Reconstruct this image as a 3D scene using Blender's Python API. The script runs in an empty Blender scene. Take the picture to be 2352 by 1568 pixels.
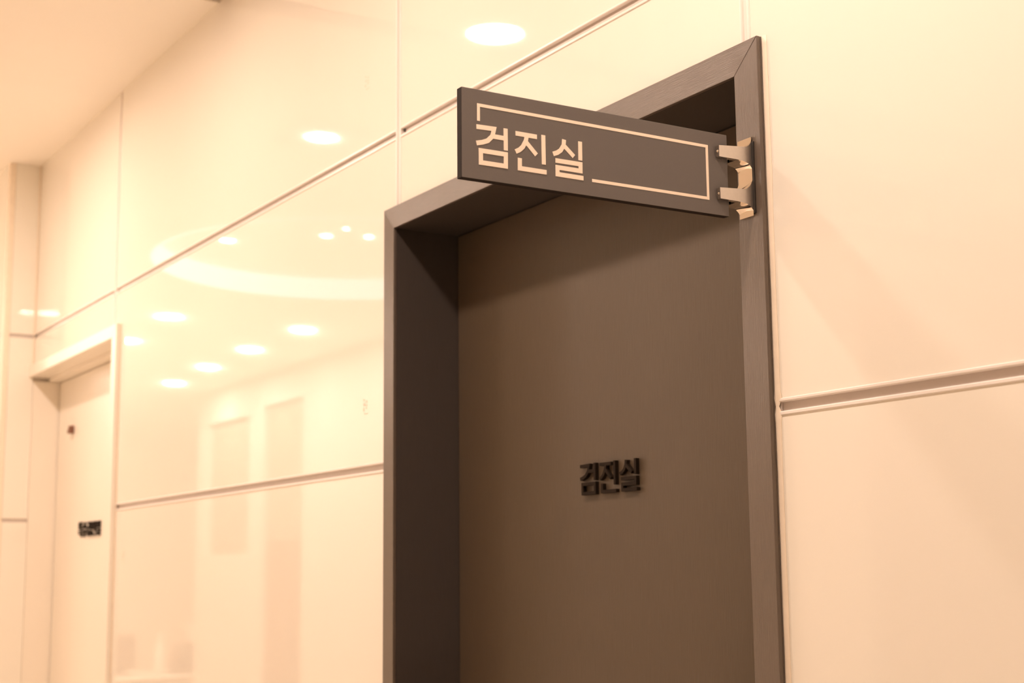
import bpy, bmesh, math, random
from mathutils import Vector, Matrix

random.seed(4)
S = bpy.context.scene
COL = S.collection
EYE = 1.48                      # camera height above the floor
CEIL = EYE + 1.377              # ceiling height

# ------------------------------------------------------------------ camera
cam_data = bpy.data.cameras.new('camera')
cam_data.sensor_width = 36.0
cam_data.lens = 3439.68 / 2352 * 36.0
cam_data.clip_start = 0.02
cam_data.dof.use_dof = True
cam_data.dof.focus_distance = 1.84
cam_data.dof.aperture_fstop = 7.0
cam = bpy.data.objects.new('camera', cam_data)
COL.objects.link(cam)
r = Vector((0.52064551, 0.85371455, -0.00998574))
u = Vector((0.13817955, -0.0727167, 0.98773412))
f = Vector((-0.84251686, 0.51563916, 0.15582551))
M = Matrix(((r.x, u.x, -f.x), (r.y, u.y, -f.y), (r.z, u.z, -f.z)))
cam.matrix_world = Matrix.Translation((0, -1.2, EYE)) @ M.to_4x4()
S.camera = cam

# ------------------------------------------------------------------ view, world, light levels
S.view_settings.view_transform = 'Standard'
S.view_settings.look = 'None'
S.view_settings.gamma = 1.0
S.view_settings.use_curve_mapping = False
S.view_settings.exposure = 0.0
LAMP_POWER = 320.0              # radiance of every downlight lens
LAMP_TINT = (1.0, 0.78, 0.645)
COVE_POWER = 2.1
w = bpy.data.worlds.new('world'); S.world = w; w.use_nodes = True
w.node_tree.nodes['Background'].inputs[0].default_value = (1.0, 0.75, 0.5, 1)
w.node_tree.nodes['Background'].inputs[1].default_value = 0.25
S.cycles.caustics_reflective = False
S.cycles.caustics_refractive = False
S.cycles.sample_clamp_indirect = 60.0
S.cycles.max_bounces = 14
S.cycles.diffuse_bounces = 10
S.cycles.use_denoising = True

# ------------------------------------------------------------------ materials
def nodes(name):
    m = bpy.data.materials.new(name); m.use_nodes = True
    nt = m.node_tree
    return m, nt, nt.nodes['Principled BSDF']

def mat(name, col, rough=0.5, metal=0.0, spec=0.5, noise=0.0, scale=30.0, bump=0.0, stretch=(1, 1, 1), coat=0.0, spread=0.25):
    m, nt, b = nodes(name)
    b.inputs['Roughness'].default_value = rough
    b.inputs['Metallic'].default_value = metal
    b.inputs['Specular IOR Level'].default_value = spec
    if coat:
        b.inputs['Coat Weight'].default_value = coat
        b.inputs['Coat Roughness'].default_value = 0.02
    tc = nt.nodes.new('ShaderNodeTexCoord'); mp = nt.nodes.new('ShaderNodeMapping')
    mp.inputs['Scale'].default_value = stretch
    nz = nt.nodes.new('ShaderNodeTexNoise'); nz.inputs['Scale'].default_value = scale
    nz.inputs['Detail'].default_value = 5
    nt.links.new(tc.outputs['Object'], mp.inputs[0]); nt.links.new(mp.outputs[0], nz.inputs['Vector'])
    rp = nt.nodes.new('ShaderNodeValToRGB')
    rp.color_ramp.elements[0].position = 0.5 - spread; rp.color_ramp.elements[1].position = 0.5 + spread
    rp.color_ramp.elements[0].color = tuple(c * (1 - noise) for c in col) + (1,)
    rp.color_ramp.elements[1].color = tuple(min(1, c * (1 + noise)) for c in col) + (1,)
    nt.links.new(nz.outputs['Fac'], rp.inputs[0]); nt.links.new(rp.outputs[0], b.inputs['Base Color'])
    if bump:
        bp = nt.nodes.new('ShaderNodeBump'); bp.inputs['Strength'].default_value = bump
        bp.inputs['Distance'].default_value = 0.001
        nt.links.new(nz.outputs['Fac'], bp.inputs['Height']); nt.links.new(bp.outputs[0], b.inputs['Normal'])
    return m

def glow(name, col, power):
    m = bpy.data.materials.new(name); m.use_nodes = True
    nt = m.node_tree; nt.nodes.clear()
    e = nt.nodes.new('ShaderNodeEmission'); e.inputs[0].default_value = col + (1,); e.inputs[1].default_value = power
    o = nt.nodes.new('ShaderNodeOutputMaterial'); nt.links.new(e.outputs[0], o.inputs[0])
    return m

GLASS = mat('glossy_cream_panel', (0.86, 0.83, 0.76), rough=0.03, spec=0.5, noise=0.01, scale=2.0)
PAINT = mat('ceiling_paint', (0.91, 0.87, 0.81), rough=0.85, spec=0.2, noise=0.012, scale=3.0)
PLASTER = mat('wall_paint', (0.82, 0.77, 0.70), rough=0.6, spec=0.3, noise=0.015, scale=3.0)
TRIMW = mat('white_joint_profile', (0.84, 0.80, 0.77), rough=0.28, spec=0.5, noise=0.01, scale=8.0)
TRIMG = mat('grey_joint_channel', (0.58, 0.52, 0.48), rough=0.4, spec=0.5, noise=0.03, scale=12.0)
CAULK = mat('silicone_bead', (0.86, 0.76, 0.64), rough=0.45, noise=0.03, scale=60, bump=0.3)
WOODH = mat('taupe_laminate_across', (0.108, 0.081, 0.062), rough=0.30, spec=1.0, noise=0.26, scale=10, stretch=(3, 150, 150), bump=0.6)
WOODV = mat('taupe_laminate_upright', (0.108, 0.081, 0.062), rough=0.30, spec=1.0, noise=0.20, scale=10, stretch=(150, 150, 3), bump=0.6)
LEAF = mat('taupe_laminate_leaf', (0.092, 0.067, 0.044), rough=0.45, spec=0.4, noise=0.10, scale=10, stretch=(90, 90, 2.5), bump=0.35)
JAMB = mat('taupe_laminate_jamb', (0.062, 0.050, 0.044), rough=0.5, spec=0.35, noise=0.06, scale=10, stretch=(90, 90, 3), bump=0.2)
GASKET = mat('dark_gasket', (0.02, 0.016, 0.013), rough=0.6, noise=0.05)
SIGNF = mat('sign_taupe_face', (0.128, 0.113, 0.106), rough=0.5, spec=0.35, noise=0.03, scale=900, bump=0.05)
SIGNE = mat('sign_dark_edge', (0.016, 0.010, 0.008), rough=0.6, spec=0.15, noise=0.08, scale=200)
PRINT = mat('cream_print', (0.86, 0.74, 0.62), rough=0.5, noise=0.01)
CHROME = mat('polished_chrome', (0.82, 0.75, 0.68), rough=0.03, metal=1.0, noise=0.02, scale=20)
SATIN = mat('satin_chrome', (0.66, 0.60, 0.55), rough=0.34, metal=1.0, noise=0.03, scale=300, stretch=(1, 1, 1))
BLACK = mat('black_letter_acrylic', (0.018, 0.011, 0.006), rough=0.7, spec=0.12, noise=0.05)
CREAMD = mat('cream_door_paint', (0.85, 0.80, 0.72), rough=0.35, spec=0.4, noise=0.01, scale=4)
BROWNP = mat('brown_fitting', (0.22, 0.10, 0.06), rough=0.5, noise=0.05)
MARK = mat('frosted_mark', (0.80, 0.64, 0.55), rough=0.5, noise=0.05)
FLOORM = mat('beige_floor_tile', (0.76, 0.69, 0.58), rough=0.2, spec=0.5, noise=0.05, scale=4)
GROUTM = mat('floor_grout', (0.40, 0.34, 0.28), rough=0.8, noise=0.05)
DULL = mat('tan_door_face', (0.30, 0.20, 0.145), rough=0.5, noise=0.03, scale=6)
SOFT = mat('pale_board_face', (0.42, 0.325, 0.25), rough=0.6, noise=0.02, scale=6)
WHITE = mat('white_lacquer', (0.86, 0.83, 0.79), rough=0.3, noise=0.01)
TAN = mat('tan_fabric', (0.17, 0.105, 0.07), rough=0.8, noise=0.06, scale=60)
LAMPRIM = mat('white_lamp_rim', (0.85, 0.82, 0.78), rough=0.3, noise=0.01)
LENS = glow('warm_lamp_lens', LAMP_TINT, LAMP_POWER)
LENS_DIM = glow('warm_dimmed_lamp_lens', LAMP_TINT, LAMP_POWER * 0.55)
LENS_FAR = glow('warm_strong_lamp_lens', LAMP_TINT, LAMP_POWER * 3.0)
LENS_MID = glow('warm_small_lamp_lens', LAMP_TINT, LAMP_POWER * 1.9)
COVE = glow('dome_band_glow', (1.0, 0.93, 0.88), COVE_POWER)  # dome's side band glows itself, standing in for hidden cove light
LAMPTRIM = mat('satin_lamp_plate', (0.55, 0.46, 0.40), rough=0.4, noise=0.02)

# ------------------------------------------------------------------ mesh helpers
def tag(o, label=None, cat=None, group=None, kind=None):
    if label: o['label'] = label
    if cat: o['category'] = cat
    if group: o['group'] = group
    if kind: o['kind'] = kind
    return o

def link(name, bm, m, parent=None, bevel=0.0, seg=2, smooth=False):
    bmesh.ops.recalc_face_normals(bm, faces=bm.faces)
    me = bpy.data.meshes.new(name); bm.to_mesh(me); bm.free()
    for mm in (m if isinstance(m, (list, tuple)) else [m]): me.materials.append(mm)
    if smooth:
        for p in me.polygons: p.use_smooth = True
    o = bpy.data.objects.new(name, me); COL.objects.link(o)
    if parent: o.parent = parent
    if bevel:
        b = o.modifiers.new('bevel', 'BEVEL'); b.width = bevel; b.segments = seg; b.limit_method = 'ANGLE'
        b.angle_limit = math.radians(40)
    return o

def empty(name, loc=(0, 0, 0)):
    o = bpy.data.objects.new(name, None); o.location = loc; o.empty_display_size = 0.05
    COL.objects.link(o); return o

def box(bm, x0, x1, y0, y1, z0, z1, mi=0):
    v = [bm.verts.new(p) for p in ((x0, y0, z0), (x1, y0, z0), (x1, y1, z0), (x0, y1, z0),
                                   (x0, y0, z1), (x1, y0, z1), (x1, y1, z1), (x0, y1, z1))]
    for q in ((0, 3, 2, 1), (4, 5, 6, 7), (0, 1, 5, 4), (1, 2, 6, 5), (2, 3, 7, 6), (3, 0, 4, 7)):
        fc = bm.faces.new([v[i] for i in q]); fc.material_index = mi
    return v

def boxes(name, lst, m, parent=None, bevel=0.0):
    bm = bmesh.new()
    for b in lst: box(bm, *b)
    return link(name, bm, m, parent, bevel)

def prism(bm, pts, to3, d0, d1, mi=0):
    """extrude the 2-D outline pts from depth d0 to d1; to3(a, b, d) gives the point"""
    a = [bm.verts.new(to3(p[0], p[1], d0)) for p in pts]
    b = [bm.verts.new(to3(p[0], p[1], d1)) for p in pts]
    n = len(pts); out = []
    out.append(bm.faces.new(a)); out.append(bm.faces.new(b[::-1]))
    for i in range(n):
        out.append(bm.faces.new([a[i], a[(i + 1) % n], b[(i + 1) % n], b[i]]))
    for fc in out: fc.material_index = mi
    return out

XZ = lambda a, b, d: (a, d, b)          # outline in the wall plane, depth along y
YZ = lambda a, b, d: (d, a, b)          # outline in the sign plane, depth along x
XY = lambda a, b, d: (a, b, d)

def stroke(bm, pts, wd, to3, d0, d1, closed=False):
    """a mitred band of width wd along the polyline pts, as a thin slab"""
    P = [Vector(p) for p in pts]; n = len(P); L = []; R = []
    for i in range(n):
        if closed: a, b, c = P[i - 1], P[i], P[(i + 1) % n]
        else: a, b, c = P[max(i - 1, 0)], P[i], P[min(i + 1, n - 1)]
        d1_ = (b - a).normalized() if (b - a).length > 1e-9 else (c - b).normalized()
        d2_ = (c - b).normalized() if (c - b).length > 1e-9 else d1_
        t = (d1_ + d2_).normalized(); nn = Vector((-t.y, t.x))
        k = max(0.35, nn.dot(Vector((-d1_.y, d1_.x))))
        L.append(b + nn * wd / 2 / k); R.append(b - nn * wd / 2 / k)
    rng = n if closed else n - 1
    va = [[bm.verts.new(to3(q.x, q.y, d)) for q in row] for d in (d0, d1) for row in (L, R)]
    L0, R0, L1, R1 = va
    for i in range(rng):
        j = (i + 1) % n
        bm.faces.new([L0[i], L0[j], R0[j], R0[i]]); bm.faces.new([L1[i], R1[i], R1[j], L1[j]])
        bm.faces.new([L0[i], L1[i], L1[j], L0[j]]); bm.faces.new([R0[i], R0[j], R1[j], R1[i]])
    if not closed:
        for i in (0, n - 1): bm.faces.new([L0[i], R0[i], R1[i], L1[i]])

# glyph strokes, metres, measured on the sign face (width of the whole word about 0.14 m)
GEOM = [(0.0189, 0.0604), (0.0418, 0.061), (0.0396, 0.0524), (0.0335, 0.0462), (0.0267, 0.0434), (0.0188, 0.0414)]
GLYPHS = {
    'geom': [(GEOM, False), ([(0.0405, 0.0522), (0.0572, 0.0521)], False), ([(0.0569, 0.0638), (0.057, 0.0382)], False),
             ([(0.0243, 0.0335), (0.0569, 0.0336), (0.0568, 0.0199), (0.0244, 0.0198)], True)],
    'jin': [([(0.0701, 0.0603), (0.0988, 0.0602)], False),
            ([(0.085, 0.0599), (0.0838, 0.0533), (0.0797, 0.0458), (0.0753, 0.0417), (0.0699, 0.0388)], False),
            ([(0.0838, 0.0522), (0.0978, 0.0388)], False), ([(0.1074, 0.0636), (0.1076, 0.0289)], False),
            ([(0.0754, 0.032), (0.0753, 0.0201), (0.1112, 0.0201)], False)],
    'sil': [([(0.1359, 0.0626), (0.1352, 0.0556), (0.1310, 0.0490), (0.1262, 0.0455), (0.1205, 0.0433)], False),
            ([(0.1350, 0.0558), (0.1492, 0.0441)], False), ([(0.1582, 0.0634), (0.1581, 0.0408)], False),
            ([(0.1236, 0.036), (0.1582, 0.0361), (0.1582, 0.0281), (0.1262, 0.0281), (0.1262, 0.02), (0.162, 0.0199)], False)],
    # two more syllables in the same hand, for the small far door
    'teuk': [([(0.046, 0.063), (0.016, 0.063), (0.016, 0.044), (0.046, 0.044)], False), ([(0.016, 0.0535), (0.045, 0.0535)], False),
             ([(0.010, 0.035), (0.052, 0.035)], False), ([(0.014, 0.027), (0.045, 0.027), (0.045, 0.016)], False)],
    'su': [([(0.082, 0.064), (0.081, 0.056), (0.074, 0.049), (0.065, 0.045)], False), ([(0.081, 0.056), (0.097, 0.045)], False),
           ([(0.061, 0.036), (0.101, 0.036)], False), ([(0.081, 0.036), (0.081, 0.015)], False)],
}
def glyph(name, key, to3, d0, d1, wd, m, parent, off=(0, 0), k=1.0):
    bm = bmesh.new()
    for i, (pts, cl) in enumerate(GLYPHS[key]):
        e = 0.00004 * i * (1 if d1 > d0 else -1)
        stroke(bm, [(off[0] + a * k, off[1] + b * k) for a, b in pts], wd, to3, d0, d1 + e, cl)
    return link(name, bm, m, parent)

# ------------------------------------------------------------------ setting: main wall
Z = lambda v: EYE + v
J_UP, J_LOW, HALF = 0.799, 0.198, 0.0105      # horizontal joints
V1, V2, V3 = -1.3875, -2.347, -4.072          # vertical joints
VH = 0.0095
PIL = -4.97                                   # face of the pilaster at the far end
XR = 2.4                                      # right end of the room
FL, FR, FT = -2.386, -1.356, 0.662            # dark door casing: outer left, right, top
IL, IR, IT = -2.347, -1.401, 0.622            # its opening
SL, SR, STP = -4.97, -4.010, 0.700            # cream door casing
SIL, SIR, SIT = -4.97, -4.052, 0.664
wall = empty('wall_back', (-1.9, 0.1, 0)); tag(wall, kind='structure')
OFF = Vector((1.9, -0.1, 0))
def onwall(o):
    o.parent = wall; o.matrix_parent_inverse = Matrix.Translation((1.9, -0.1, 0)); return o

# masonry slab behind the panels, with the two door openings left free
onwall(boxes('wall_core', [
    (PIL - 0.02, SIR, 0.02, 0.25, Z(SIT) + 0.031, CEIL + 0.2), (SIR + 0.031, IL - 0.031, 0.02, 0.25, 0, CEIL + 0.2),
    (IL - 0.031, IR + 0.031, 0.02, 0.25, Z(IT) + 0.031, CEIL + 0.2), (IR + 0.031, XR, 0.02, 0.25, 0, CEIL + 0.2)], PLASTER))

PT = 0.008
def panel(pts):
    bm = bmesh.new(); prism(bm, pts, XZ, 0.0, PT)
    bmesh.ops.triangulate(bm, faces=[fc for fc in bm.faces if len(fc.verts) > 4])
    return onwall(link('wall_panel', bm, GLASS, bevel=0))
JU0, JU1, JL0, JL1 = Z(J_UP) - HALF, Z(J_UP) + HALF, Z(J_LOW) - HALF, Z(J_LOW) + HALF
ZT = CEIL + 0.0
def rect(x0, x1, z0, z1): return [(x0, z0), (x1, z0), (x1, z1), (x0, z1)]
# above the upper joint
panel(rect(V1 + VH, -0.2, JU1, ZT)); panel(rect(-0.18, XR, JU1, ZT))
panel(rect(V2 + VH, V1 - VH, JU1, ZT)); panel(rect(V3 + VH, V2 - VH, JU1, ZT)); panel(rect(PIL, V3 - VH, JU1, ZT))
# band between the joints
G = 0.0008
panel([(FR + G, JL1), (-0.2, JL1), (-0.2, JU0), (V1 + VH, JU0), (V1 + VH, Z(FT) + G), (FR + G, Z(FT) + G)])
panel(rect(-0.18, XR, JL1, JU0))
panel(rect(V2 + VH, V1 - VH, Z(FT) + G, JU0))
panel([(SR + G, JL1), (FL - G, JL1), (FL - G, Z(FT) + G), (V2 - VH, Z(FT) + G), (V2 - VH, JU0), (V3 + VH, JU0), (V3 + VH, Z(STP) + G), (SR + G, Z(STP) + G)])
panel(rect(PIL, V3 - VH, Z(STP) + G, JU0))
# below the lower joint
for zl, zh in ((1.09, JL0), (0.49, 1.07), (0.0, 0.47)):
    panel(rect(FR + G, -0.2, zl, zh)); panel(rect(-0.18, XR, zl, zh)); panel(rect(SR + G, FL - G, zl, zh))

# joint profiles: two rounded lips and a sunk grey channel
def trim_h(x0, x1, zc):
    bm = bmesh.new()
    yz = lambda a, b, d: (d, a, b)
    for s0, s1 in ((0.0058, 0.0105), (-0.0105, -0.0052)):
        m_ = (s0 + s1) / 2
        prism(bm, [(0.012, zc + s0), (-0.0006, zc + s0), (-0.0018, zc + s0 + 0.0012), (-0.0018, zc + s1 - 0.0012), (-0.0006, zc + s1), (0.012, zc + s1)], yz, x0, x1, 0)
    prism(bm, [(0.0045, zc - 0.0053), (0.0045, zc + 0.0059), (0.013, zc + 0.0059), (0.013, zc - 0.0053)], yz, x0, x1, 1)
    return onwall(link('joint_trim', bm, [TRIMW, TRIMG]))
def trim_v(z0, z1, xc):
    bm = bmesh.new()
    for s0, s1 in ((0.0050, 0.0095), (-0.0095, -0.0050)):
        prism(bm, [(xc + s0, 0.012), (xc + s0, -0.0006), (xc + s0 + 0.0012, -0.0018), (xc + s1 - 0.0012, -0.0018), (xc + s1, -0.0006), (xc + s1, 0.012)], XY, z0, z1, 0)
    prism(bm, [(xc - 0.0051, 0.003), (xc + 0.0051, 0.003), (xc + 0.0051, 0.013), (xc - 0.0051, 0.013)], XY, z0, z1, 0)
    return onwall(link('joint_trim', bm, [TRIMW, TRIMG]))
for a, b in ((V1 + VH, XR), (V2 + VH, V1 - VH), (V3 + VH, V2 - VH), (PIL, V3 - VH)): trim_h(a + 0.0004, b - 0.0004, Z(J_UP))
trim_h(FR + 0.0072, XR, Z(J_LOW)); trim_h(SR + 0.002, FL - 0.001, Z(J_LOW))
for zz in (1.08, 0.48):
    trim_h(FR + 0.010, XR, zz); trim_h(SR + 0.002, FL - 0.001, zz)
trim_v(Z(FT) + 0.001, ZT, V1); trim_v(Z(FT) + 0.001, ZT, V2); trim_v(Z(STP) + 0.001, ZT, V3); trim_v(0, ZT, -0.19)
# dark screw hole at the crossing over the dark door
bm = bmesh.new(); bmesh.ops.create_cone(bm, cap_ends=True, segments=12, radius1=0.003, radius2=0.003, depth=0.002,
    matrix=Matrix.Translation((V2 + 0.0165, 0.0036, Z(J_UP) + 0.002)) @ Matrix.Rotation(math.pi / 2, 4, 'X'))
onwall(link('screw_hole', bm, GASKET))

onwall(boxes('joint_filler', [(FR + 0.0002, FR + 0.0070, 0.0015, 0.012, Z(J_LOW) - 0.0104, Z(J_LOW) + 0.0104)], TRIMG))
# silicone bead down the right edge of the dark casing, lumpy where it meets the joint
bm = bmesh.new(); rows = []
N = 220
for i in range(N + 1):
    zz = 0.02 + (Z(FT) - 0.02) * i / N
    dz = abs(zz - Z(J_LOW))
    k = 1 + 0.05 * math.sin(zz * 23) + 0.04 * math.sin(zz * 61 + 1)
    if 0.003 < dz < 0.016: k *= 1.35 if zz > Z(J_LOW) else 1.25
    if dz <= 0.003: k *= 0.6
    rr = 0.0062 * k
    rows.append([bm.verts.new((FR + 0.0003 + rr * 1.25 * math.cos(t), -0.4 * rr * math.sin(t), zz)) for t in [j * math.pi / 2 / 6 for j in range(7)]] + [bm.verts.new((FR + 0.0003, 0.0, zz))])
for i in range(N):
    for j in range(8):
        bm.faces.new([rows[i][j], rows[i][(j + 1) % 8], rows[i + 1][(j + 1) % 8], rows[i + 1][j]])
bm.faces.new(rows[0]); bm.faces.new(rows[-1])
onwall(link('sealant_bead', bm, CAULK, smooth=True))
boxes_ = [(SR + 0.0004, SR + 0.004, -0.003, 0.0, 0.02, Z(STP))]
onwall(boxes('sealant_bead', boxes_, CAULK))

# small frosted marks on the panels (three, one above the other by column)
def mark(xc, zc, k=1.0):
    bm = bmesh.new()
    cells = [(-6, 17, 5, 5), (3, 11, 6, 5), (-6, 4, 7, 7), (4, 2, 5, 5), (3, -5, 5, 5), (-7, -10, 5, 8), (-3, -19, 14, 3)]
    for a, b, wx, hz in cells:
        x0 = xc + a * 0.0011 * k; z0 = zc + b * 0.0007 * k
        box(bm, x0, x0 + wx * 0.0011 * k, -0.0003, 0.0001, z0, z0 + hz * 0.0007 * k)
    return onwall(link('panel_mark', bm, MARK))
mark(-2.482, Z(0.934)); mark(-2.482, Z(0.313)); mark(-3.932, Z(0.063), 1.3)

# ------------------------------------------------------------------ door_1: the dark door
def child(o, parent, loc):
    o.parent = parent; o.matrix_parent_inverse = Matrix.Translation(-Vector(loc)); return o
d1loc = (-1.87, 0.06, 0)
door1 = empty('door_1', d1loc); tag(door1, kind='structure')
D1 = lambda o: child(o, door1, d1loc)
CF, CB = -0.010, -0.004       # front plate of the casing
def casing(pts, m, ret):
    bm = bmesh.new(); prism(bm, pts, XZ, CF, CB); box(bm, ret[0], ret[1], CB, 0.012, ret[2], ret[3])
    D1(link('casing', bm, m, bevel=0.0008))
casing([(FL, 0.0), (IL, 0.0), (IL, Z(IT)), (FL, Z(FT))], WOODV, (FL, FL + 0.007, 0.0, Z(FT)))
casing([(IR, 0.0), (FR, 0.0), (FR, Z(FT)), (IR, Z(IT))], WOODV, (FR - 0.007, FR, 0.0, Z(FT)))
casing([(FL, Z(FT)), (IL, Z(IT)), (IR, Z(IT)), (FR, Z(FT))], WOODH, (FL + 0.0071, FR - 0.0071, Z(FT) - 0.007, Z(FT)))
LY = 0.120                    # face of the leaf
JB = LY + 0.09
D1(boxes('jamb', [(IL - 0.03, IL, CB + 0.0001, JB, 0, Z(IT) + 0.03)], JAMB))
D1(boxes('jamb', [(IR, IR + 0.03, CB + 0.0001, JB, 0, Z(IT) + 0.03)], JAMB))
D1(boxes('head_jamb', [(IL, IR, CB + 0.0001, JB, Z(IT), Z(IT) + 0.03)], JAMB))
D1(boxes('gasket', [(IL, IL + 0.006, LY + 0.004, LY + 0.03, 0, Z(IT)), (IR - 0.006, IR, LY + 0.004, LY + 0.03, 0, Z(IT)),
                    (IL + 0.006, IR - 0.006, LY + 0.004, LY + 0.03, Z(IT) - 0.005, Z(IT))], GASKET))
leaf = D1(boxes('door_leaf', [(IL + 0.0035, IR - 0.0035, LY, LY + 0.04, 0.008, Z(IT) - 0.003)], LEAF, bevel=0.001))
# raised black letters on the leaf
def leafletter(key, off, k, y0, y1, wd, lf, loc):
    o = glyph('letter', key, XZ, y0, y1, wd, BLACK, None, off, k)
    o.parent = lf
    return o
TX, TZ, TK = -1.9665, Z(0.1075), 1.045
for key in ('geom', 'jin', 'sil'):
    leafletter(key, (TX, TZ), TK, LY + 0.0005, LY - 0.0062, 0.0050, leaf, d1loc)
bm = bmesh.new()                              # lever handle, below the frame of the photograph
bmesh.ops.create_cone(bm, cap_ends=True, segments=24, radius1=0.026, radius2=0.026, depth=0.008, matrix=Matrix.Translation((-1.47, LY - 0.0042, 1.0)) @ Matrix.Rotation(math.pi / 2, 4, 'X'))
bmesh.ops.create_cone(bm, cap_ends=True, segments=16, radius1=0.009, radius2=0.009, depth=0.05, matrix=Matrix.Translation((-1.47, LY - 0.03, 1.0)) @ Matrix.Rotation(math.pi / 2, 4, 'X'))
bmesh.ops.create_cone(bm, cap_ends=True, segments=16, radius1=0.009, radius2=0.007, depth=0.12, matrix=Matrix.Translation((-1.52, LY - 0.052, 1.0)) @ Matrix.Rotation(math.pi / 2, 4, 'Y'))
o = link('door_handle', bm, SATIN, smooth=False); o.parent = leaf

# ------------------------------------------------------------------ door_2: the cream door at the far left
d2loc = (-4.49, 0.05, 0)
door2 = empty('door_2', d2loc); tag(door2, kind='structure')
D2 = lambda o: child(o, door2, d2loc)
bm = bmesh.new(); prism(bm, [(SIR, 0.0), (SR, 0.0), (SR, Z(STP)), (SIR, Z(SIT))], XZ, -0.014, 0.012); D2(link('casing', bm, CREAMD, bevel=0.0015))
bm = bmesh.new(); prism(bm, [(SL + 0.001, Z(STP)), (SL + 0.001, Z(SIT)), (SIR, Z(SIT)), (SR, Z(STP))], XZ, -0.014, 0.012); D2(link('casing', bm, CREAMD, bevel=0.0015))
LY2 = 0.088
D2(boxes('jamb', [(SIR, SIR + 0.03, 0.0125, 0.18, 0, Z(SIT) + 0.03)], CREAMD))
D2(boxes('head_jamb', [(SL, SIR, 0.0125, 0.05, Z(SIT), Z(SIT) + 0.02), (SL, SIR, 0.0505, 0.18, Z(SIT) - 0.012, Z(SIT) + 0.02)], CREAMD))
D2(boxes('gasket', [(PIL + 0.0005, PIL + 0.006, LY2 + 0.003, LY2 + 0.03, 0, Z(SIT) - 0.012)], GASKET))
leaf2 = D2(boxes('door_leaf', [(PIL + 0.004, SIR - 0.003, LY2, LY2 + 0.04, 0.008, Z(SIT) - 0.015)], CREAMD, bevel=0.001))
bm = bmesh.new()
bmesh.ops.create_cone(bm, cap_ends=True, segments=12, radius1=0.012, radius2=0.009, depth=0.014, matrix=Matrix.Translation((-4.79, LY2 - 0.007, Z(0.483))) @ Matrix.Rotation(math.pi / 2, 4, 'X'))
box(bm, -4.80, -4.776, LY2 - 0.016, LY2 - 0.001, Z(0.468), Z(0.480))
o = link('coat_hook', bm, BROWNP); o.parent = leaf2
tk = 0.0
for key, base in (('teuk', 0.0), ('su', 0.0), ('geom', 0.094), ('jin', 0.094), ('sil', 0.094)):
    leafletter(key, (-4.682 + base * 0.92, Z(0.122)), 0.92, LY2 + 0.0005, LY2 - 0.006, 0.0050, leaf2, d2loc)

# ------------------------------------------------------------------ pilaster and the wall beyond it
pil = empty('wall_left', (-5.6, 0.05, 0)); tag(pil, kind='structure')
PL = lambda o: child(o, pil, (-5.6, 0.05, 0))
PD = -0.100
PL(boxes('wall_core', [(-13.4, PIL - 0.012, PD + 0.012, 0.25, 0, CEIL + 0.2)], PLASTER))
def xpanel(z0, z1, y0, y1):
    o = boxes('wall_panel', [(PIL - 0.010, PIL, y0, y1, z0, z1)], GLASS)
    k = -0.0080                                 # the corner is a hair out of square
    for v in o.data.vertices: v.co.x += k * v.co.y
    PL(o)
def fpanel(x0, x1, z0, z1):
    PL(boxes('wall_panel', [(x0, x1, PD, PD + 0.010, z0, z1)], GLASS))
jh = 0.006
zs = [0.0, 0.48, 1.08, Z(J_LOW) , Z(J_UP), CEIL]
for i in range(5):
    lo = zs[i] + (jh if i else 0); hi = zs[i + 1] - (jh if i < 4 else 0)
    xpanel(lo, hi, PD + 0.019, 0.0001 if i == 4 else -0.0003)
    for xa, xb in ((-6.2, PIL - 0.022), (-7.9, -6.212), (-9.6, -7.912), (-11.3, -9.612), (-13.3, -11.312)):
        fpanel(xa, xb, lo, hi)
# panelled reveal on the far side of the cream door
PL(boxes('reveal', [(PIL - 0.010, PIL, 0.0008, LY2 + 0.06, 0, Z(SIT) - 0.013)], CREAMD))
for z_ in zs[1:5]:
    PL(boxes('joint_trim', [(PIL - 0.010, PIL - 0.003, PD + 0.019, -0.0005, z_ - jh, z_ + jh)], TRIMG))
    PL(boxes('joint_trim', [(-13.3, PIL - 0.022, PD + 0.002, PD + 0.010, z_ - jh, z_ + jh)], TRIMG))
# rounded white corner strip of the pilaster
bm = bmesh.new(); pts = [(PIL - 0.021, PD + 0.011), (PIL - 0.021, PD - 0.001)]
for j in range(7):
    t = j * math.pi / 2 / 6; pts.append((PIL - 0.005 + 0.007 * math.sin(t), PD + 0.006 - 0.007 * math.cos(t)))
pts += [(PIL + 0.002, PD + 0.018), (PIL - 0.009, PD + 0.018)]
prism(bm, pts, XY, 0.0, CEIL - 0.001); PL(link('corner_strip', bm, CAULK))
# yellowish sealant in the inner corner
PL(boxes('sealant_bead', [(PIL + 0.0003, PIL + 0.006, -0.005, -0.0003, Z(STP) + 0.003, CEIL - 0.001)], CAULK, bevel=0.002))

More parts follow.
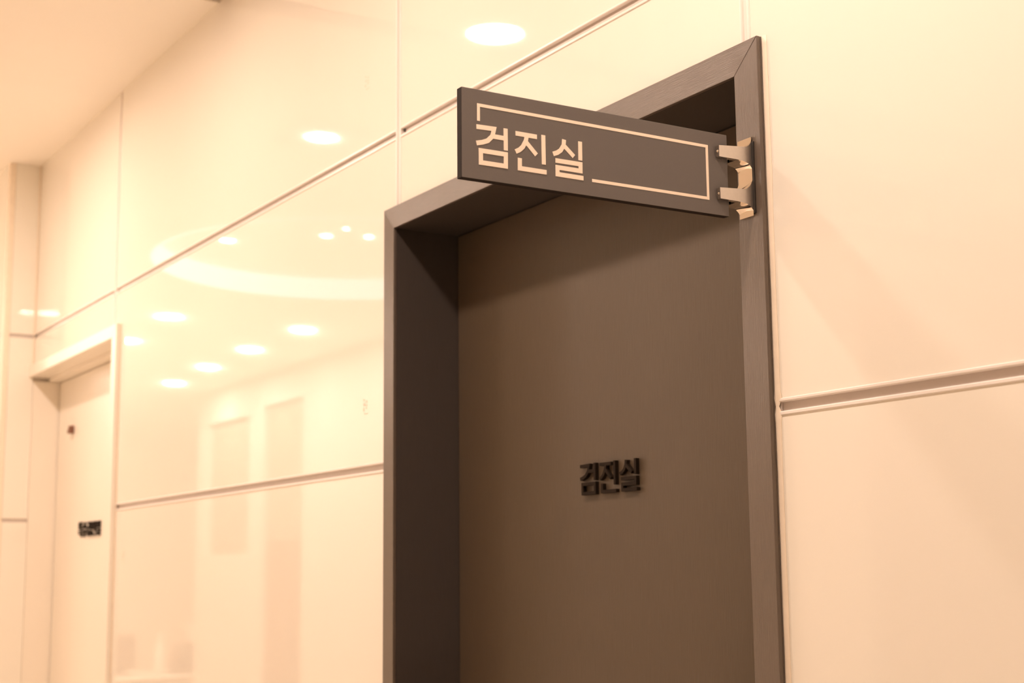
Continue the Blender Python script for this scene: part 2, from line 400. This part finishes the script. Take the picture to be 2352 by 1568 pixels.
# ------------------------------------------------------------------ ceiling with a slot and a round dome
YF = -2.62
YA, XA = -3.7, -10.75           # the far end is deeper: an alcove with the desk
DC, DR, DH = (-5.9, -1.58), 0.85, 0.10
SX0, SX1, SLOTH = -3.300, -3.205, 0.05
ceil_ = empty('ceiling', (0, -1.3, CEIL)); tag(ceil_, kind='structure')
CE = lambda o: child(o, ceil_, (0, -1.3, CEIL))
bm = bmesh.new(); T = 0.03
for b in ((-13.4, DC[0] - 0.95), (DC[0] + 0.95, SX0), (SX1, XR)):
    box(bm, b[0], b[1], YF, 0.018, CEIL, CEIL + T)
box(bm, -13.4, XA - 0.3, YA, YF, CEIL, CEIL + T); box(bm, XA - 0.3, XA, YA, YF, CEIL, CEIL + T)
xa, xb = DC[0] - 0.95, DC[0] + 0.95
n = 96; ring = []; outer = []
for i in range(n):
    t = 2 * math.pi * (i + 0.5) / n; c, s = math.cos(t), math.sin(t)
    ring.append((DC[0] + DR * c, DC[1] + DR * s))
    kx = 0.95 / abs(c) if abs(c) > 1e-9 else 1e9
    ky = ((0.018 - DC[1]) if s > 0 else (DC[1] - YF)) / abs(s) if abs(s) > 1e-9 else 1e9
    k = min(kx, ky); outer.append((DC[0] + k * c, DC[1] + k * s))
for (cx, cy, tt) in [(xa, 0.018, 0), (xb, 0.018, 0), (xa, YF, 0), (xb, YF, 0)]:   # snap the nearest outer point onto each corner
    j = min(range(n), key=lambda q: (outer[q][0] - cx) ** 2 + (outer[q][1] - cy) ** 2); outer[j] = (cx, cy)
rb = [bm.verts.new((p[0], p[1], CEIL)) for p in ring]; ob = [bm.verts.new((p[0], p[1], CEIL)) for p in outer]
for i in range(n):
    j = (i + 1) % n; bm.faces.new([rb[i], rb[j], ob[j], ob[i]])
CE(link('ceiling_board', bm, PAINT))
bm = bmesh.new()
for (hh, rr0, rr1) in ((DH, 0.0, DR + 0.06),):
    v0 = [bm.verts.new((DC[0] + rr1 * math.cos(2 * math.pi * i / n), DC[1] + rr1 * math.sin(2 * math.pi * i / n), CEIL + hh)) for i in range(n)]
    v1 = [bm.verts.new((v.co.x, v.co.y, CEIL + hh + 0.02)) for v in v0]
    bm.faces.new(v0); bm.faces.new(v1)
    for i in range(n): bm.faces.new([v0[i], v0[(i + 1) % n], v1[(i + 1) % n], v1[i]])
CE(link('dome_board', bm, PAINT))
bm = bmesh.new()
for i in range(n):
    t0, t1 = 2 * math.pi * i / n, 2 * math.pi * (i + 1) / n
    P = []
    for rr, hh in ((DR, 0.0), (DR, DH - 0.0005), (DR + 0.012, DH - 0.0005), (DR + 0.012, 0.0)):
        P.append([(DC[0] + rr * math.cos(t), DC[1] + rr * math.sin(t), CEIL + hh) for t in (t0, t1)])
    for j in range(4):
        a, b = P[j], P[(j + 1) % 4]
        bm.faces.new([bm.verts.new(q) for q in (a[0], a[1], b[1], b[0])])
bmesh.ops.remove_doubles(bm, verts=bm.verts, dist=1e-5)
CE(link('dome_side_band', bm, COVE))
bm = bmesh.new()
box(bm, SX0 - 0.02, SX0, YF, 0.018, CEIL + T, CEIL + SLOTH); box(bm, SX1, SX1 + 0.02, YF, 0.018, CEIL + T, CEIL + SLOTH)
box(bm, SX0 - 0.02, SX1 + 0.02, YF, 0.018, CEIL + SLOTH, CEIL + SLOTH + 0.02)
CE(link('slot_housing', bm, TRIMG))

# ------------------------------------------------------------------ floor and the rest of the room
flo = empty('floor', (-4, -1.3, 0)); tag(flo, kind='structure')
bm = bmesh.new(); box(bm, -13.4, XR, YF, 0.02, -0.05, -0.002); box(bm, -13.4, XA, YA, YF, -0.05, -0.002); child(link('floor_base', bm, GROUTM), flo, (-4, -1.3, 0))
tile_me = None; k = 0
for ix in range(26):
    for iy in range(7):
        x0 = -13.3 + ix * 0.6; y0 = -0.012 - (iy + 1) * 0.52
        if iy > 4 and x0 + 0.6 > XA: continue
        if x0 + 0.596 > XR: continue
        if tile_me is None:
            bm = bmesh.new(); box(bm, 0, 0.596, 0, 0.516, -0.0019, 0.0)
            o = link('floor_tile', bm, FLOORM); tile_me = o.data
        else:
            o = bpy.data.objects.new('floor_tile', tile_me); COL.objects.link(o)
        o.parent = flo; o.location = (x0 + 4, y0 + 1.3, 0)

wf = empty('wall_front', (-4, YF - 0.1, 0)); tag(wf, kind='structure')
WF = lambda o: child(o, wf, (-4, YF - 0.1, 0))
# opposite wall: openings for the tall board, the tall doorway and another bright bay
CB_, CT_ = (-10.55, -9.72, Z(0.18), Z(1.13)), (-9.45, -8.80, 0.0, Z(1.16))
FRONT = mat('warm_wall_paint', (0.68, 0.64, 0.585), rough=0.6, spec=0.3, noise=0.02, scale=3.0)
WF(boxes('wall_core', [(XA, XR, YF - 0.2, YF - 0.06, 0, CEIL + 0.1)], FRONT))
WF(boxes('wall_core', [(XA, XA + 0.06, YA, YF - 0.2, 0, CEIL + 0.1), (-13.4, XA + 0.06, YA - 0.1, YA, 0, CEIL + 0.1)], PLASTER))
WF(boxes('wall_facing', [
    (XA, CB_[0], YF - 0.06, YF, 0, CEIL), (CB_[0], CB_[1], YF - 0.06, YF, 0, CB_[2]), (CB_[0], CB_[1], YF - 0.06, YF, CB_[3], CEIL),
    (CB_[1], CT_[0], YF - 0.06, YF, 0, CEIL), (CT_[0], CT_[1], YF - 0.06, YF, CT_[3], CEIL), (CT_[1], XR, YF - 0.06, YF, 0, CEIL)], FRONT))
WF(boxes('recessed_board', [(CB_[0], CB_[1], YF - 0.059, YF - 0.045, CB_[2], CB_[3])], SOFT))
d3 = empty('door_3', ((CT_[0] + CT_[1]) / 2, YF - 0.05, 0)); tag(d3, kind='structure')
D3 = lambda o: child(o, d3, ((CT_[0] + CT_[1]) / 2, YF - 0.05, 0))
D3(boxes('door_leaf', [(CT_[0] + 0.003, CT_[1] - 0.003, YF - 0.058, YF - 0.03, 0.005, Z(0.24))], DULL))
D3(boxes('transom_panel', [(CT_[0] + 0.003, CT_[1] - 0.003, YF - 0.058, YF - 0.04, Z(0.25), CT_[3] - 0.003)], SOFT))
WF(boxes('baseboard_front', [(XA, CT_[0], YF, YF + 0.012, 0.001, 0.08), (CT_[1], XR, YF, YF + 0.012, 0.001, 0.08)], WHITE))
for nm, x0, x1 in (('wall_far', -13.6, -13.4), ('wall_right', XR, XR + 0.2)):
    o = boxes(nm, [(x0, x1, YA if x0 < -13 else YF, 0.2, 0, CEIL + 0.1)], PLASTER); tag(o, kind='structure')
# tall dark cabinet against the right end, outside the frame, and a bright tall door seen in the panel
d4 = boxes('door_4', [(-4.40, -3.83, YF, YF + 0.03, 0.001, Z(1.19))], WHITE, bevel=0.004); tag(d4, kind='structure')
c4 = boxes('recessed_panel', [(-3.79, -2.7, YF, YF + 0.012, 0.081, Z(1.15))], SOFT); child(c4, wf, (-4, YF - 0.1, 0))

# ------------------------------------------------------------------ downlights
def downlight(x, y, rad, label, zc=CEIL, plate=False, lens=None):
    e = empty('downlight', (x, y, zc)); tag(e, label, 'ceiling light', 'round recessed downlights in the corridor ceiling')
    bm = bmesh.new(); k = 40; prof = [(rad + 0.014, -0.0002), (rad + 0.013, -0.004), (rad + 0.003, -0.006), (rad, -0.004), (rad, -0.0002)]
    rings = [[bm.verts.new((a * math.cos(2 * math.pi * i / k), a * math.sin(2 * math.pi * i / k), h)) for i in range(k)] for a, h in prof]
    for j in range(len(prof) - 1):
        for i in range(k): bm.faces.new([rings[j][i], rings[j][(i + 1) % k], rings[j + 1][(i + 1) % k], rings[j + 1][i]])
    o = link('trim_ring', bm, LAMPRIM, e, smooth=True)
    bm = bmesh.new(); v = [bm.verts.new((rad * 0.99 * math.cos(2 * math.pi * i / k), rad * 0.99 * math.sin(2 * math.pi * i / k), -0.0030)) for i in range(k)]
    bm.faces.new(v[::-1]); link('lens', bm, lens or LENS, e)
    if plate:
        bm = bmesh.new(); box(bm, -0.125, 0.125, -0.125, 0.125, -0.0035, -0.0003)
        # cut a square plate with a round hole by a fan of quads
        bm.free(); bm = bmesh.new(); a_, b_ = [], []
        for i in range(40):
            t = 2 * math.pi * (i + .5) / 40; c, s = math.cos(t), math.sin(t); q = 0.125 / max(abs(c), abs(s))
            a_.append((( rad + 0.014) * c, (rad + 0.014) * s)); b_.append((q * c, q * s))
        for (cx, cy) in ((.125, .125), (-.125, .125), (-.125, -.125), (.125, -.125)):
            j = min(range(40), key=lambda i: (b_[i][0] - cx) ** 2 + (b_[i][1] - cy) ** 2); b_[j] = (cx, cy)
        for i in range(40):
            j = (i + 1) % 40
            bm.faces.new([bm.verts.new((p[0], p[1], -0.003)) for p in (a_[i], a_[j], b_[j], b_[i])])
            bm.faces.new([bm.verts.new((p[0], p[1], h)) for p, h in ((b_[i], -0.003), (b_[j], -0.003), (b_[j], -0.0002), (b_[i], -0.0002))])
        bmesh.ops.remove_doubles(bm, verts=bm.verts, dist=1e-5)
        link('mounting_plate', bm, LAMPTRIM, e)
    return e
R0 = 0.070
downlight(-4.19, -0.67, 0.046, 'small downlight in a square plate, second reflection below the largest one', plate=True, lens=LENS_MID)
downlight(-3.14, -0.68, R0, 'largest downlight, reflected in the top panel over the dark door', lens=LENS_DIM)
downlight(-2.19, -0.69, 0.052, 'downlight mirrored twice as the yellow spots in the far left corner')
downlight(-1.17, -0.68, R0, 'downlight out of frame above the projecting sign')
downlight(-0.17, -0.68, R0, 'added downlight out of frame at the camera end, brightening the right wall', lens=LENS_DIM)  # extra lamp, put in to brighten the right-hand panels
downlight(-7.55, -1.31, 0.050, 'downlight reflected below the dome at the left, largest left of the lower ones', lens=LENS_FAR)
downlight(-8.44, -1.36, 0.050, 'downlight reflected as the small spot beside the cream door casing', lens=LENS_FAR)
downlight(-7.62, -2.10, 0.050, 'downlight reflected nearest the dark door, start of the slanting row', lens=LENS_FAR)
downlight(-8.43, -2.11, 0.050, 'downlight reflected second from the dark door in the slanting row', lens=LENS_FAR)
downlight(-9.27, -2.15, 0.050, 'downlight reflected third from the dark door in the slanting row', lens=LENS_FAR)
downlight(-10.14, -2.22, 0.050, 'downlight reflected lowest, last of the slanting row', lens=LENS_FAR)
for xx, yy, rr, lb in ((-6.12, -1.09, 0.026, 'small downlight in the round dome, leftmost of its four reflections'),
                       (-5.83, -1.43, 0.017, 'small downlight in the round dome, second reflection from the left'),
                       (-5.67, -1.45, 0.010, 'tiny downlight in the round dome, topmost of the reflections there'),
                       (-5.76, -1.60, 0.015, 'small downlight in the round dome, reflected beside the dark door casing')):
    downlight(xx, yy, rr, lb, zc=CEIL + DH)
downlight(-11.6, -1.3, 0.050, 'added downlight out of frame at the far end, lifting the bounced light', lens=LENS_FAR)  # unseen lamp added for more floor bounce on the left

# ------------------------------------------------------------------ reception desk with things on it (seen only mirrored)
dl = (-11.7, -2.6, 0)
tb = empty('reception_desk', dl); tag(tb, 'white-topped desk mirrored at the bottom of the glossy panel by the cream door', 'desk')
TB = lambda o: child(o, tb, dl)
TB(boxes('desk_top', [(-12.1, -11.3, -3.20, -1.85, 0.75, 0.78)], WHITE, bevel=0.004))
TB(boxes('side_panel', [(-12.06, -11.36, -3.18, -3.15, 0.001, 0.749)], SOFT)); TB(boxes('side_panel', [(-12.06, -11.36, -1.91, -1.88, 0.001, 0.749)], SOFT))
TB(boxes('front_panel', [(-11.40, -11.37, -3.149, -1.911, 0.05, 0.749)], SOFT))
ml = (-11.5, -2.3, 0.78)
mo = empty('monitor', ml); tag(mo, 'brown boxy monitor on the mirrored desk, right beside the cream door casing', 'monitor')
MO = lambda o: child(o, mo, ml)
MO(boxes('screen', [(-11.52, -11.47, -2.42, -2.18, 0.82, 1.08)], TAN, bevel=0.012)); MO(boxes('stand', [(-11.51, -11.48, -2.33, -2.27, 0.792, 0.82)], TAN)); MO(boxes('base', [(-11.58, -11.42, -2.38, -2.22, 0.7805, 0.792)], TAN, bevel=0.004))
for nm, x, y, h, rr, mt, lb in (('bottle', -11.5, -2.62, 0.30, 0.035, WHITE, 'tall white bottle, middle of the things mirrored on the desk'),
                               ('vase', -11.42, -2.73, 0.22, 0.055, TAN, 'short tan vase beside the tall white bottle on the mirrored desk')):
    bm = bmesh.new(); k = 24; prof = [(0.0, 0.0), (rr, 0.0), (rr * 1.05, h * 0.15), (rr, h * 0.6), (rr * 0.45, h * 0.8), (rr * 0.42, h * 0.95), (rr * 0.5, h), (0.0, h)]
    rings = [[bm.verts.new((a * math.cos(2 * math.pi * i / k), a * math.sin(2 * math.pi * i / k), z_)) for i in range(k)] for a, z_ in prof[1:-1]]
    for j in range(len(rings) - 1):
        for i in range(k): bm.faces.new([rings[j][i], rings[j][(i + 1) % k], rings[j + 1][(i + 1) % k], rings[j + 1][i]])
    bm.faces.new(rings[0][::-1]); bm.faces.new(rings[-1])
    o = link(nm, bm, mt, smooth=True); o.location = (x, y, 0.7805); tag(o, lb, nm)
ql = (-11.45, -2.9, 0.78)
st = empty('document_stand', ql); tag(st, 'tan document stand with a white sheet at the right end of the mirrored desk', 'document stand')
child(boxes('sheet', [(-11.47, -11.465, -2.93, -2.83, 1.02, 1.16)], WHITE), st, ql); child(boxes('board', [(-11.464, -11.45, -3.0, -2.8, 0.80, 1.018)], TAN, bevel=0.003), st, ql)
child(boxes('board_back', [(-11.464, -11.45, -2.93, -2.83, 1.0185, 1.15)], WHITE), st, ql)
child(boxes('base', [(-11.52, -11.40, -2.98, -2.82, 0.7805, 0.80)], TAN, bevel=0.004), st, ql)

# ------------------------------------------------------------------ projecting sign with its bracket
SXF = -1.378                      # lettered face
STH = 0.0105
KS = 0.9878
SY0, SZ0 = -0.4186, Z(0.4317)     # lower outer corner of the face
SW, SH = 0.374, 0.1027
sloc = (SXF - STH / 2, -0.02, SZ0 + SH / 2)
sign = empty('projecting_sign', sloc)
tag(sign, 'taupe rectangular sign with cream outline and lettering, jutting out over the dark door', 'sign')
SG = lambda o: child(o, sign, sloc)
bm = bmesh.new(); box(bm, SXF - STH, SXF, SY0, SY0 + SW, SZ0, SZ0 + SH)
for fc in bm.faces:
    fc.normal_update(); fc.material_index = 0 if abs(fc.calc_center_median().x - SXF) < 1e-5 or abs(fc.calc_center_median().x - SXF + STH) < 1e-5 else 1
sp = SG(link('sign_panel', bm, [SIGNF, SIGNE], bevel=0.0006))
PF = SXF + 0.00001
bm = bmesh.new()
stroke(bm, [(SY0 + a * KS, SZ0 + b * KS) for a, b in [(0.0217, 0.0674), (0.0217, 0.0858), (0.3463, 0.0849), (0.3463, 0.0192), (0.1742, 0.0190)]], 0.0036, YZ, PF - 0.0003, PF + 0.0003)
o = link('outline', bm, PRINT); o.parent = sp; o['label'] = 'cream outline broken at the lettering'
for key in ('geom', 'jin', 'sil'):
    o = glyph('letter', key, YZ, PF - 0.0003, PF + 0.0003, 0.0053, PRINT, None, (SY0, SZ0), KS)
    o.parent = sp

BX1, BX0 = -1.371, -1.397         # bracket thickness along x
kb = 1.371 / 1.390
def bp(y, z): return ((y + 1.2) * kb - 1.2, EYE + (z - EYE) * kb)
def curve(pts, n=6):
    """Catmull-Rom through pts"""
    P = [Vector(p) for p in pts]; P = [2 * P[0] - P[1]] + P + [2 * P[-1] - P[-2]]; out = []
    for i in range(1, len(P) - 2):
        for j in range(n):
            t = j / n
            out.append(0.5 * ((2 * P[i]) + (P[i + 1] - P[i - 1]) * t + (2 * P[i - 1] - 5 * P[i] + 4 * P[i + 1] - P[i + 2]) * t * t + (3 * P[i] - P[i - 1] - 3 * P[i + 1] + P[i + 2]) * t ** 3))
    out.append(P[-2]); return [(q.x, q.y) for q in out]
# left outline of the spine from its top tip down; its back is a straight line on the casing
left = (curve([(0.0068, 2.0226), (0.0045, 2.0168), (0.0018, 2.0125), (-0.0040, 2.0088), (-0.0135, 2.0076)]) + [(-0.0190, 2.0072), (-0.0190, 1.9904)] +
        curve([(-0.0122, 1.9902), (-0.002, 1.9878), (0.0038, 1.9830), (0.0058, 1.9755), (0.0044, 1.9663), (0.0000, 1.9588), (-0.0066, 1.9540)]) + [(-0.0190, 1.9530), (-0.0190, 1.9368)] +
        curve([(-0.0125, 1.9362), (-0.0043, 1.9350), (0.0017, 1.9313), (0.0055, 1.9266), (0.0074, 1.9216)]))
bm = bmesh.new()
L2 = [bp(*p) for p in left]; YB = -0.0118
for i in range(len(L2) - 1):
    (ya, za), (yb, zb) = L2[i], L2[i + 1]
    for xx in (BX0, BX1):
        fc = bm.faces.new([bm.verts.new(q) for q in ((xx, ya, za), (xx, yb, zb), (xx, YB, zb), (xx, YB, za))]); fc.material_index = 1
    flat = abs(ya + 0.0334) < 0.0008 and abs(yb + 0.0334) < 0.0008     # the short upright edges between the arm and the spine
    nx = 1 if flat else 8
    dish = lambda t, z: 0.0 if nx == 1 else 0.0016 * math.sin(math.pi * t)   # the polished faces are dished
    for q in range(nx):
        t0, t1 = q / nx, (q + 1) / nx; x0, x1 = BX0 + (BX1 - BX0) * t0, BX0 + (BX1 - BX0) * t1
        bm.faces.new([bm.verts.new(v) for v in ((x0, ya + dish(t0, za), za), (x1, ya + dish(t1, za), za), (x1, yb + dish(t1, zb), zb), (x0, yb + dish(t0, zb), zb))])
    bm.faces.new([bm.verts.new(q) for q in ((BX0, YB, za), (BX1, YB, za), (BX1, YB, zb), (BX0, YB, zb))])
for (y_, z_) in (L2[0], L2[-1]):
    bm.faces.new([bm.verts.new(q) for q in ((BX0, y_, z_), (BX1, y_, z_), (BX1, YB, z_), (BX0, YB, z_))])
bmesh.ops.remove_doubles(bm, verts=bm.verts, dist=1e-6)
a_up = [bp(-0.0471, 2.0046), bp(-0.0190, 2.0072), bp(-0.0190, 1.9904), bp(-0.0472, 1.9903)]
a_lo = [bp(-0.0475, 1.951), bp(-0.0190, 1.9530), bp(-0.0190, 1.9368), bp(-0.0471, 1.937)]
for arm in (a_up, a_lo):
    for x0, x1 in ((SXF + 0.0004, BX1), (BX0, SXF - STH - 0.0004)):
        g = prism(bm, arm, YZ, x0, x1); g[0].material_index = 1; g[1].material_index = 1
bk = SG(link('bracket', bm, [CHROME, SATIN], smooth=True)); bk['label'] = 'chrome bracket with two flat satin arms gripping the panel'
for p in bk.data.polygons:
    if p.material_index == 1: p.use_smooth = False
bk.data.set_sharp_from_angle(angle=math.radians(28))
def sub(o, p, loc): o.parent = p; return o
sub(boxes('dark_base_plate', [(BX0 + 0.001, BX1 + 0.0035, -0.0117, -0.0102, Z(0.4385), Z(0.529))], GASKET), bk, sloc)  # slim base plate; its dark reflection is put into the colour
for zc in (1.9975, 1.944):                       # little round screw heads on the ends of the arms
    y_, z_ = bp(-0.0471, zc)
    bm = bmesh.new(); bmesh.ops.create_uvsphere(bm, u_segments=16, v_segments=8, radius=0.0016, matrix=Matrix.Translation((SXF + 0.0035, y_ - 0.0002, z_)))
    sub(link('screw', bm, CHROME, smooth=True), bk, sloc)
